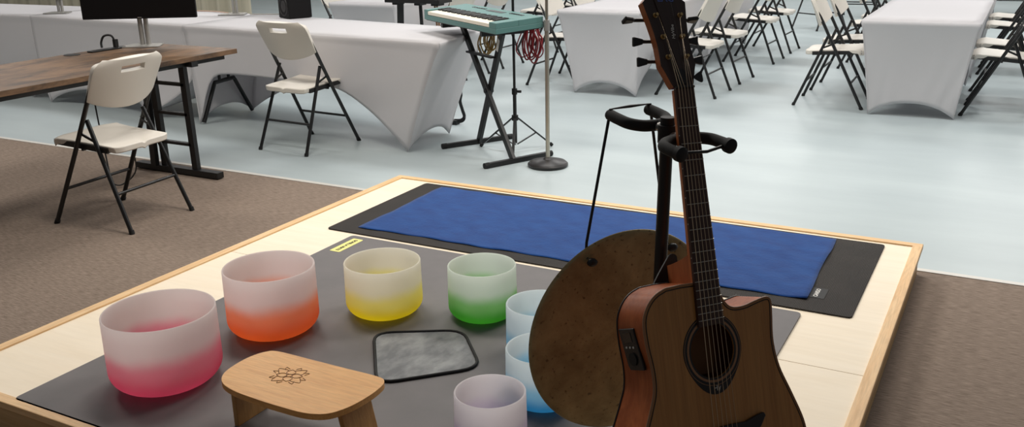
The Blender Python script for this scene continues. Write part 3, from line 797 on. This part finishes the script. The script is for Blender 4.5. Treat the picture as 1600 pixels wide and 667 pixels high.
# strap lying by the long table
bm = bmesh.new(); pts = catmull([(-3.735, 6.06, .245), (-3.725, 6.05, .23), (-3.742, 6.06, .17), (-3.715, 6.045, .11), (-3.690, 6.03, .06), (-3.71, 6.02, .03), (-3.76, 6.0, .026)], 8)
for a, b_ in zip(pts, pts[1:]): bar(bm, a, b_+(b_-a)*.15, .032, .005, up=(.3, 1, 0))
box(bm, (-3.765, 6.0, .018), (.07, .05, .034)); tube(bm, [(-3.735, 6.06, .24), (-3.735, 6.06, .53)], .004, 6)
tag(obj('webbing_strap', bm, M_cord), 'black webbing strap with buckle dangling behind the long white table', 'strap')

# equipment stand behind the long table
es = thing('equipment_stand', 'black tray stand with dark legs seen behind the long white table', 'stand', (-4.46, 6.62, 0))
bm = bmesh.new(); box(bm, (0, 0, .865), (.54, .20, .035)); box(bm, (-.20, 0, .84), (.06, .10, .03)); box(bm, (.02, 0, .84), (.06, .10, .03)); box(bm, (.19, 0, .84), (.07, .10, .03)); obj('tray', bm, M_black, es, bevel=.004)
bm = bmesh.new(); bar(bm, (-.18, 0, .84), (-.235, .02, 0), .048, .03); obj('leg', bm, M_black, es)
bm = bmesh.new(); tube(bm, [(.02, 0, .84), (.045, 0, 0)], .015, 10); obj('leg', bm, M_black, es, smooth=60)
bm = bmesh.new()
for s in (0, .022): tube(bm, [(.16+s, 0, .84), (.235+s, 0, 0)], .008, 8)
obj('leg', bm, M_bronzepole, es, smooth=60, label='slim bronze double-tube leg')

# ------------------------------------------------------------------ double guitar stand
GX, GY = -.580, 1.693
Fd = Vector((.845, -.535, 0)).normalized(); Ld = Vector((.535, .845, 0)).normalized()
gs = thing('guitar_stand', 'black upright stand with padded yokes holding guitar and gong', 'stand', (GX, GY, DZ))
gz = lambda z: z-DZ
lean = Vector((-.012, -.018, 0))
ptop = Vector((0, 0, gz(1.153))); pbot = Vector((0, 0, .05))+lean
bm = bmesh.new(); tube(bm, [pbot, ptop], .0128, 20); obj('pole', bm, M_black, gs, smooth=50)
bm = bmesh.new(); tube(bm, [ptop-Vector((0, 0, .012)), ptop+Vector((0, 0, .002))], .0142, 20); obj('pole_cap', bm, M_rubber, gs, smooth=50)
for k in range(3):
    a = math.radians(100+120*k); d = Vector((math.cos(a), math.sin(a), 0))
    bm = bmesh.new(); tube(bm, [lean+d*.012+Vector((0, 0, .10)), lean+d*.10+Vector((0, 0, .07)), lean+d*.24+Vector((0, 0, .0215))], .011, 10); l = obj('leg', bm, M_black, gs, smooth=60)
    bm = bmesh.new(); tube(bm, [lean+d*.225+Vector((0, 0, .0225)), lean+d*.25+Vector((0, 0, .0205))], .0135, 10); obj('rubber_foot', bm, M_rubber, l, smooth=60)
bm = bmesh.new(); tube(bm, [lean+Vector((0, 0, .06)), lean+Vector((0, 0, .14))], .022, 14); obj('leg_collar', bm, M_rubber, gs, smooth=60)
def yoke(Dr, base, tipk, tipl, dz, capr, r=.0115):
    """U-shaped padded yoke: Dr forward direction"""
    base = Vector(base)
    bm = bmesh.new(); tube(bm, [base-Dr*.006, base+Dr*.03+Vector((0, 0, dz*.3))], .009, 10); nk_ = obj('yoke_arm', bm, M_silver, gs, smooth=60)
    for s in (-1, 1):
        P = [base+Dr*.028+Vector((0, 0, dz*.3)), base+Dr*.034+Ld*s*tipl*.55+Vector((0, 0, dz*.35)), base+Dr*(.034+(tipk-.034)*.25)+Ld*s*tipl*.95+Vector((0, 0, dz*.55)), base+Dr*(.034+(tipk-.034)*.65)+Ld*s*tipl*1.02+Vector((0, 0, dz*.8)), base+Dr*tipk+Ld*s*tipl+Vector((0, 0, dz))]
        bm = bmesh.new(); tube(bm, catmull(P, 6), r, 14); o = obj('foam_fork', bm, M_foam, nk_, smooth=60)
        bm = bmesh.new(); e = Vector(P[-1]); d = (e-P[-2]).normalized(); tube(bm, [e-d*.008, e+d*.003, e+d*.006], [capr, capr, capr*.7], 16); obj('end_cap', bm, M_rubber, nk_, smooth=50)
    return nk_
zY = gz(1.117)
yk = yoke(Fd, Fd*.008+Vector((0, 0, zY+.004)), .105, .058, -.008, .0145)
bm = bmesh.new(); tube(bm, [Fd*.104-Ld*.055+Vector((0, 0, zY-.004)), Fd*.116+Vector((0, 0, zY-.006)), Fd*.104+Ld*.055+Vector((0, 0, zY-.004))], .0032, 8); obj('locking_bar', bm, M_black, yk, smooth=60)
yoke(-Fd, -Fd*.008+Vector((0, 0, gz(1.128))), .115, .048, .016, .0105)
bm = bmesh.new(); tube(bm, [(0, 0, gz(1.105)), (0, 0, gz(1.14))], .0185, 16); obj('yoke_collar', bm, M_rubber, gs, smooth=60)
bm = bmesh.new(); tube(bm, [(.014*math.cos(k*PI/8), .014*math.sin(k*PI/8), gz(1.092)) for k in range(16)], .003, 6, closed=True); obj('retaining_ring', bm, M_rubber, gs, smooth=60)

# ------------------------------------------------------------------ gong
gc = Vector((-.675, 1.7485, .660)); gn = Vector((.797, -.603, -.019)).normalized(); GR = .2325
gx = Vector((0, 0, 1)).cross(gn).normalized(); gy = gn.cross(gx)
GM4 = Matrix((gx, gy, gn)).transposed().to_4x4(); GM4.translation = gc
gg = thing('gong', 'round hammered bronze gong hanging from the stand by a black cord', 'gong', mat=GM4)
bm = bmesh.new()
lathe(bm, [(0, -.002), (.06, -.0022), (.12, -.003), (.18, -.0045), (.215, -.006), (.226, -.007), (.2312, -.009), (GR, -.012), (GR-.002, -.0135), (.2285, -.012), (.223, -.0105), (.213, -.008), (.12, -.005), (0, -.004)], 128)
obj('gong_plate', bm, M_gong, gg, smooth=60)
tipm = Vector((GX, GY, 0))+Vector((0, 0, 1.146))-Fd*.120
tips = [tipm-Ld*.049, tipm+Ld*.049]
Mi = GM4.inverted()
holes = [Vector((-.0985, .187, 0)), Vector((.0985, .187, 0))]
cordpts = [holes[0]+Vector((0, 0, -.006)), holes[0]+Vector((0, .006, -.013)), holes[0]+Vector((.003, .032, -.0165)), Mi @ (tips[0]+Vector((0, 0, .010))), Mi @ (tips[0].lerp(tips[1], .5)+Vector((0, 0, .0105))), Mi @ (tips[1]+Vector((0, 0, .010))), holes[1]+Vector((-.003, .032, -.0165)), holes[1]+Vector((0, .006, -.013)), holes[1]+Vector((0, 0, -.006))]
bm = bmesh.new(); tube(bm, cordpts, .0032, 8); obj('hanging_cord', bm, M_cord, gg, smooth=60)
for hpos in holes:
    bm = bmesh.new(); bmesh.ops.create_icosphere(bm, subdivisions=2, radius=.0108)
    for v in bm.verts: v.co = Vector((v.co.x*1.15+random.uniform(-.0012, .0012), v.co.y*.9, v.co.z*.7))+hpos+Vector((.003, -.003, .008))
    tube(bm, [hpos+Vector((0, .004, .006)), hpos+Vector((.012, -.006, .008))], .0035, 6)
    obj('cord_knot', bm, M_cord, gg, smooth=180)

# ------------------------------------------------------------------ acoustic guitar (local: x across, y up the neck from the nut, z out of the face)
Mg = Matrix(((0.5510746, -0.2264634, 0.8031383, -0.5427281), (0.8320533, 0.2221114, -0.5082852, 1.6767895), (-0.0632781, 0.9483569, 0.3108296, 1.2159121), (0, 0, 0, 1)))
gt = thing('acoustic_guitar', 'dark cutaway acoustic guitar with cedar top held in the stand', 'guitar', mat=Mg)
BODY = [(-.0914, .3640), (-.1160, .3735), (-.1355, .3916), (-.1470, .4176), (-.1465, .4597), (-.1400, .5073), (-.1411, .5437), (-.1520, .5739), (-.1650, .6028), (-.1860, .650), (-.1990, .700), (-.2010, .750), (-.1880, .802), (-.150, .846), (-.085, .864), (0, .868), (.085, .866), (.152, .848), (.193, .802), (.208, .750), (.2095, .705), (.2040, .662), (.1810, .6045), (.1575, .5496), (.1490, .4985), (.1530, .4492), (.1553, .4270)]
pts = [(p.x, -p.y) for p in catmull([Vector((x, y, 0)) for x, y in BODY], 5)]
left_start = [(-.029, -.3630), (-.060, -.3625)]
horn = [(p.x, -p.y) for p in catmull([Vector(q) for q in ((.1553, .4270, 0), (.1525, .4165, 0), (.1422, .4125, 0), (.1150, .4165, 0), (.0893, .4215, 0), (.0650, .4215, 0), (.0500, .4160, 0), (.0390, .4040, 0), (.0310, .3860, 0), (.0285, .3700, 0))], 5)]
outline = left_start+pts+horn[1:]
zt = -.0065
depth = lambda y: .085+max(0, (-y-.40))*.085
bm = bmesh.new()
fr = [bm.verts.new((x, y, zt-.001)) for x, y in outline]; bk_ = [bm.verts.new((x, y, zt-depth(y))) for x, y in outline]
for i in range(len(outline)):
    j = (i+1) % len(outline); bm.faces.new((fr[i], fr[j], bk_[j], bk_[i]))
ed = [bm.edges.get((bk_[i], bk_[(i+1) % len(bk_)])) for i in range(len(bk_))]
bmesh.ops.triangle_fill(bm, edges=ed, use_beauty=True)
body = obj('body_shell', bm, M_mahog, gt, smooth=40)
HC = (0, -.4915); hole = [(HC[0]+.0515*math.cos(2*PI*k/48), HC[1]+.0515*math.sin(2*PI*k/48)) for k in range(48)]
bm = bmesh.new(); prism(bm, outline, zt-.003, zt, holes=[hole]); obj('soundboard', bm, M_cedar, gt)
bm = bmesh.new(); tube(bm, [(x, y, zt-.0015) for x, y in outline], .0024, 8, closed=True); obj('binding', bm, M_bindlt, gt, smooth=180)
def inset_loop(loop, d):
    out = []; N = len(loop)
    for i in range(N):
        a = Vector(loop[i-1]); b2 = Vector(loop[(i+1) % N]); t = (b2-a)
        if t.length < 1e-6: continue
        t.normalize(); nrm = Vector((-t.y, t.x)); out.append((loop[i][0]+nrm.x*d, loop[i][1]+nrm.y*d))
    return out
area = sum(outline[i-1][0]*outline[i][1]-outline[i][0]*outline[i-1][1] for i in range(len(outline)))
ins = inset_loop(outline, .0042 if area > 0 else -.0042)
bm = bmesh.new(); tube(bm, [(x, y, zt+.0001) for x, y in ins], .0011, 6, closed=True); obj('purfling', bm, M_bind, gt, smooth=180)
bm = bmesh.new(); tube(bm, [(x, y, zt-depth(y)+.001) for x, y in outline], .0022, 6, closed=True); obj('back_binding', bm, M_bind, gt, smooth=180)
# rosette: dark teardrop ring with a wooden inner ring
def tear():
    out = []
    for k in range(72):
        a = 2*PI*k/72; r = .0685
        dn = max(0, -math.sin(a)); r += .014*dn**5
        out.append((HC[0]+r*math.cos(a)*(1-.04*dn), HC[1]+r*math.sin(a)))
    return out
circ = lambda r, n=48: [(HC[0]+r*math.cos(2*PI*k/n), HC[1]+r*math.sin(2*PI*k/n)) for k in range(n)]
bm = bmesh.new(); prism(bm, tear(), zt, zt+.0006, holes=[circ(.0515)]); ro = obj('rosette', bm, M_ebony, gt)
bm = bmesh.new(); prism(bm, circ(.0600), zt+.0006, zt+.0010, holes=[circ(.0555)]); obj('rosette_ring', bm, M_bindlt, ro)
bm = bmesh.new(); prism(bm, circ(.0662), zt+.0006, zt+.0009, holes=[circ(.0652)]); obj('rosette_line', bm, M_bindlt, ro)
text('rosette_lettering', 'Hy', .015, Matrix.Translation((0, -.5625, zt+.0012)), M_logogrey, ro, bold=.0002)
bm = bmesh.new(); box(bm, (.0, -.49, zt-.055), (.09, .11, .002)); box(bm, (-.01, -.46, zt-.05), (.06, .016, .008)); obj('inner_brace', bm, M_insidewood, gt)
# neck
bm = bmesh.new()
def neck_fn(u, v):
    y = -.002-v*.372; hw = .0215+(.0280-.0215)*min(1, v*.372/.325); dp = .019+.004*v
    a = PI*u; return (hw*math.cos(a), y, -.0062-dp*math.sin(a)**.85)
grid(bm, 14, 20, neck_fn)
heel = []
for k in range(7):
    t = k/6; z = -.010-t*.080; w = .027-.007*t**1.5; y0 = -.318-.012*t+(-.000 if t < .1 else 0)+.010*(1-t)**2; heel.append((z, w, y0))
for (za, wa, ya), (zb, wb, yb) in zip(heel, heel[1:]):
    for (x0a, y0a, x1a, y1a, x0b, y0b, x1b, y1b) in ((-wa, ya, wa, ya, -wb, yb, wb, yb), (-wa, -.372, -wa, ya, -wb, -.372, -wb, yb), (wa, ya, wa, -.372, wb, yb, wb, -.372)):
        bm.faces.new([bm.verts.new(p) for p in ((x0a, y0a, za), (x1a, y1a, za), (x1b, y1b, zb), (x0b, y0b, zb))])
z, w, y0 = heel[-1]; bm.faces.new([bm.verts.new(p) for p in ((-w, y0, z), (w, y0, z), (w, -.372, z), (-w, -.372, z))])
bmesh.ops.remove_doubles(bm, verts=bm.verts, dist=.0005)
nk_ = obj('neck', bm, M_neckwood, gt, smooth=40)
# fingerboard + frets
yend = -.4445
hwf = lambda y: .0215+(.0280-.0215)*(-y/.325)*.97 if -y < .46 else .0305
bm = bmesh.new(); prism(bm, [(-.0215, 0), (-hwf(yend), yend), (hwf(yend), yend), (.0215, 0)], -.0065, 0); fb = obj('fingerboard', bm, M_rosew, gt, bevel=.0006)
for n in range(1, 21):
    y = -.650*(1-2**(-n/12))
    if y < yend+.002: break
    bm = bmesh.new(); tube(bm, [(-hwf(y)+.0003, y, .0002), (hwf(y)-.0003, y, .0002)], .0010, 6); obj('fret', bm, M_fret, fb)
bm = bmesh.new()
for n in (3, 5, 7, 9, 12):
    y = -.650*(1-2**(-(n-.5)/12))
    tube(bm, [(-hwf(y)-.0003, y, -.003), (-hwf(y)+.0003, y, -.003)], .0012, 8)
obj('side_dots', bm, M_logogrey, fb)
bm = bmesh.new(); box(bm, (0, .0025, -.001), (.043, .005, .008)); obj('nut', bm, M_ebony, gt, bevel=.001)
# headstock, tilted back
th = math.radians(10)
HM = Matrix.Translation((0, .004, -.0035)) @ Matrix.Rotation(-th, 4, 'X')
Rhalf = [(.0225, 0), (.0255, .006), (.0335, .028), (.0400, .043), (.0385, .060), (.0375, .080), (.0390, .105), (.0425, .130), (.0465, .150), (.0495, .168)]
Lhalf = [(-x, y) for x, y in reversed(Rhalf)]
hpoly = Rhalf+[(.038, .178), (.032, .176), (.027, .190), (.012, .198), (0, .200), (-.012, .198), (-.027, .190), (-.032, .176), (-.038, .178)]+Lhalf
bm = bmesh.new(); prism(bm, hpoly, -.0165, -.0021); bmesh.ops.transform(bm, matrix=HM, verts=bm.verts); hs = obj('headstock', bm, M_neckwood, gt)
bm = bmesh.new(); prism(bm, hpoly, -.002, 0); bmesh.ops.transform(bm, matrix=HM, verts=bm.verts); obj('headstock_veneer', bm, M_headface, hs)
bm = bmesh.new(); prism(bm, [(-.026, .188), (-.012, .196), (.012, .196), (.016, .190), (.010, .030), (-.002, .030)], 0, .0018); bmesh.ops.transform(bm, matrix=HM, verts=bm.verts); obj('raised_panel', bm, M_headface, hs, bevel=.0008)
bm = bmesh.new(); prism(bm, round_poly([(-.012, .004), (.012, .004), (.008, .034), (-.008, .034)], .006), 0, .0028); bmesh.ops.transform(bm, matrix=HM, verts=bm.verts); obj('truss_rod_cover', bm, M_ebony, hs)
text('headstock_lettering', 'HyVibe', .0098, HM @ Matrix.Translation((.003, .108, .0020)) @ Matrix.Rotation(PI/2-.12, 4, 'Z'), M_white, hs, bold=.0001)
text('headstock_logo', 'L\u00c2G', .021, HM @ Matrix.Translation((.002, .1745, .0021)), M_logo, hs, bold=.0003)
posts = {}
for s in (-1, 1):
    for k, (yv, xv) in enumerate(((.058, .0215), (.098, .0225), (.141, .0285))):
        px = s*xv
        bm = bmesh.new(); tube(bm, [(px, yv, -.001), (px, yv, .001)], .0052, 14); tube(bm, [(px, yv, 0), (px, yv, .008)], .0031, 12)
        bmesh.ops.transform(bm, matrix=HM, verts=bm.verts); tm = obj('tuning_machine', bm, M_postm, hs, smooth=50); posts[(s, k)] = HM @ Vector((px, yv, .005))
        ex = .039+.010*(k == 2)
        bm = bmesh.new(); tube(bm, [(s*(ex-.016), yv, -.0215), (s*(ex+.016), yv, -.0215)], .0038, 10)
        box(bm, (s*(ex-.022), yv, -.0215), (.018, .018, .010))
        rot = (1.4, .35, .3)[2-k]
        Rk = Matrix.Translation((s*(ex+.026), yv, -.0215)) @ Matrix.Rotation(rot, 4, 'X')
        kv = []
        g0 = bmesh.ops.create_cube(bm, size=1)['verts']
        for v in g0:
            out_ = (v.co.x*s > 0); v.co = Rk @ Vector((v.co.x*.022, v.co.y*(.019 if out_ else .010), v.co.z*.0085))
        bmesh.ops.transform(bm, matrix=HM, verts=bm.verts); obj('peg_button', bm, M_ebony, tm, bevel=.0025)
# bridge
bm = bmesh.new()
br = [(-.100, -.642), (-.085, -.637), (-.045, -.640), (-.02, -.634), (.02, -.634), (.055, -.636), (.085, -.629), (.101, -.627), (.104, -.634), (.09, -.652), (.06, -.668), (.03, -.674), (-.03, -.674), (-.06, -.668), (-.09, -.658)]
prism(bm, br, zt, zt+.008); bd = obj('bridge', bm, M_ebony, gt, bevel=.002)
bm = bmesh.new(); box(bm, (0, -.650, zt+.009), (.074, .003, .007)); obj('saddle', bm, M_white, bd)
for k in range(6):
    bm = bmesh.new(); x = -.027+k*.0108; tube(bm, [(x, -.664, zt+.006), (x, -.664, zt+.012)], [.0028, .0022], 10); obj('bridge_pin', bm, M_ebony, bd, smooth=60)
# strings
order = [(-1, 0), (-1, 1), (-1, 2), (1, 2), (1, 1), (1, 0)]
for k in range(6):
    xn = -.0175+k*.007; xb = -.0270+k*.0108; r = .00085-.00008*k
    P_ = posts[order[k]]
    bm = bmesh.new(); tube(bm, [(xb, -.664, zt+.010), (xb, -.650, zt+.0125), (xn, .001, .0035), (P_.x*.88, P_.y, P_.z)], r, 6); obj('string', bm, M_string, gt, smooth=180)
# preamp in the upper side
PM = Matrix.Translation((-.1468, -.469, -.0535)) @ Matrix.Rotation(math.radians(3.5), 4, 'Z') @ Matrix.Rotation(math.radians(-12), 4, 'X')
bm = bmesh.new(); prism(bm, [(-.024, .042), (.024, .036), (.024, -.042), (-.020, -.036), (-.024, -.028)], -.003, .003, xf=lambda c: Vector((-c.z, c.y, c.x))); bmesh.ops.transform(bm, matrix=PM, verts=bm.verts); pa = obj('preamp_panel', bm, M_ebony, gt, bevel=.0015)
bm = bmesh.new(); box(bm, (-.0034, .022, -.001), (.0010, .018, .026)); bmesh.ops.transform(bm, matrix=PM, verts=bm.verts); obj('preamp_screen', bm, M_glass_dark, pa)
for k in (-1, 0, 1):
    bm = bmesh.new(); tube(bm, [(-.003, .004-.0015*k, k*.011), (-.0045, .004-.0015*k, k*.011)], .0020, 10); bmesh.ops.transform(bm, matrix=PM, verts=bm.verts); obj('preamp_button', bm, M_white, pa)
bm = bmesh.new(); tube(bm, [(-.003, -.018, 0), (-.0055, -.018, 0)], .012, 24); bmesh.ops.transform(bm, matrix=PM, verts=bm.verts); obj('preamp_knob', bm, M_rubber, pa, smooth=50)
bm = bmesh.new(); prism(bm, round_poly([(-.002, -.308), (.014, -.312), (.012, -.365), (-.052, -.366), (-.036, -.346)], .008), -.104, -.100); obj('strap_end', bm, M_cord, gt)

# plectrum tucked under the strings at the nut
bm = bmesh.new(); prism(bm, round_poly([(-.013, -.004), (.013, .010), (.012, -.018)], .011), 0, .0012)
bmesh.ops.transform(bm, matrix=Mg @ HM @ Matrix.Translation((.030, .018, .0075)), verts=bm.verts)
tag(obj('plectrum', bm, M_ebony), 'black plectrum tucked under the guitar strings at the nut', 'plectrum')

# ------------------------------------------------------------------ camera
pitch, roll, yaw = (math.radians(a) for a in (17.72856667, -1.17818019, -28.63069214))
cp, sp_ = math.cos(pitch), math.sin(pitch); c, s = math.cos(yaw), math.sin(yaw)
fw = Vector((s*cp, c*cp, -sp_)); r = Vector((c, -s, 0)); u = r.cross(fw)
R_ = math.cos(roll)*r+math.sin(roll)*u; U_ = -math.sin(roll)*r+math.cos(roll)*u
cam = bpy.data.cameras.new('camera'); cam.sensor_width = 36; cam.sensor_fit = 'HORIZONTAL'; cam.lens = 1464.1687643*36/1600; cam.clip_start = .05; cam.clip_end = 100
co = bpy.data.objects.new('camera', cam); C.objects.link(co)
Mc = Matrix((R_, U_, -fw)).transposed().to_4x4(); Mc.translation = (0, 0, 1.5314423); co.matrix_world = Mc
bpy.context.scene.camera = co

# ------------------------------------------------------------------ light
def area(loc, size, power, col=(1, .97, .93), sy=None, rot=(0, 0, 0)):
    l = bpy.data.lights.new('ceiling_panel_light', 'AREA'); l.shape = 'RECTANGLE'; l.size = size; l.size_y = sy or size; l.energy = power; l.color = col
    o = bpy.data.objects.new('ceiling_panel_light', l); C.objects.link(o); o.location = loc; o.rotation_euler = rot
    return o
for x, y, p in ((-9.5, 3.2, 26), (-6.0, 3.2, 48), (-2.9, 3.3, 62), (-1.0, 4.9, 62)):
    area((x, y, 3.3), 1.2, p, (1, .94, .86), .6)
for x, p in ((-10, 36), (-6.5, 44), (-3.2, 54), (.2, 54)):
    for y in (6.4, 9.8, 13.2, 16.6):
        area((x, y, 3.3), 1.2, p, (1, .985, .96), .6)
area((2.6, 9.8, 3.3), 1.2, 50, (1, .985, .96), .6); area((2.6, 13.2, 3.3), 1.2, 50, (1, .985, .96), .6)
w = bpy.data.worlds.new('world'); bpy.context.scene.world = w; w.use_nodes = True
w.node_tree.nodes['Background'].inputs[0].default_value = (.95, .97, 1, 1); w.node_tree.nodes['Background'].inputs[1].default_value = .10
vs_ = bpy.context.scene.view_settings; vs_.view_transform = 'Standard'; vs_.look = 'None'; vs_.exposure = 0; vs_.gamma = 1
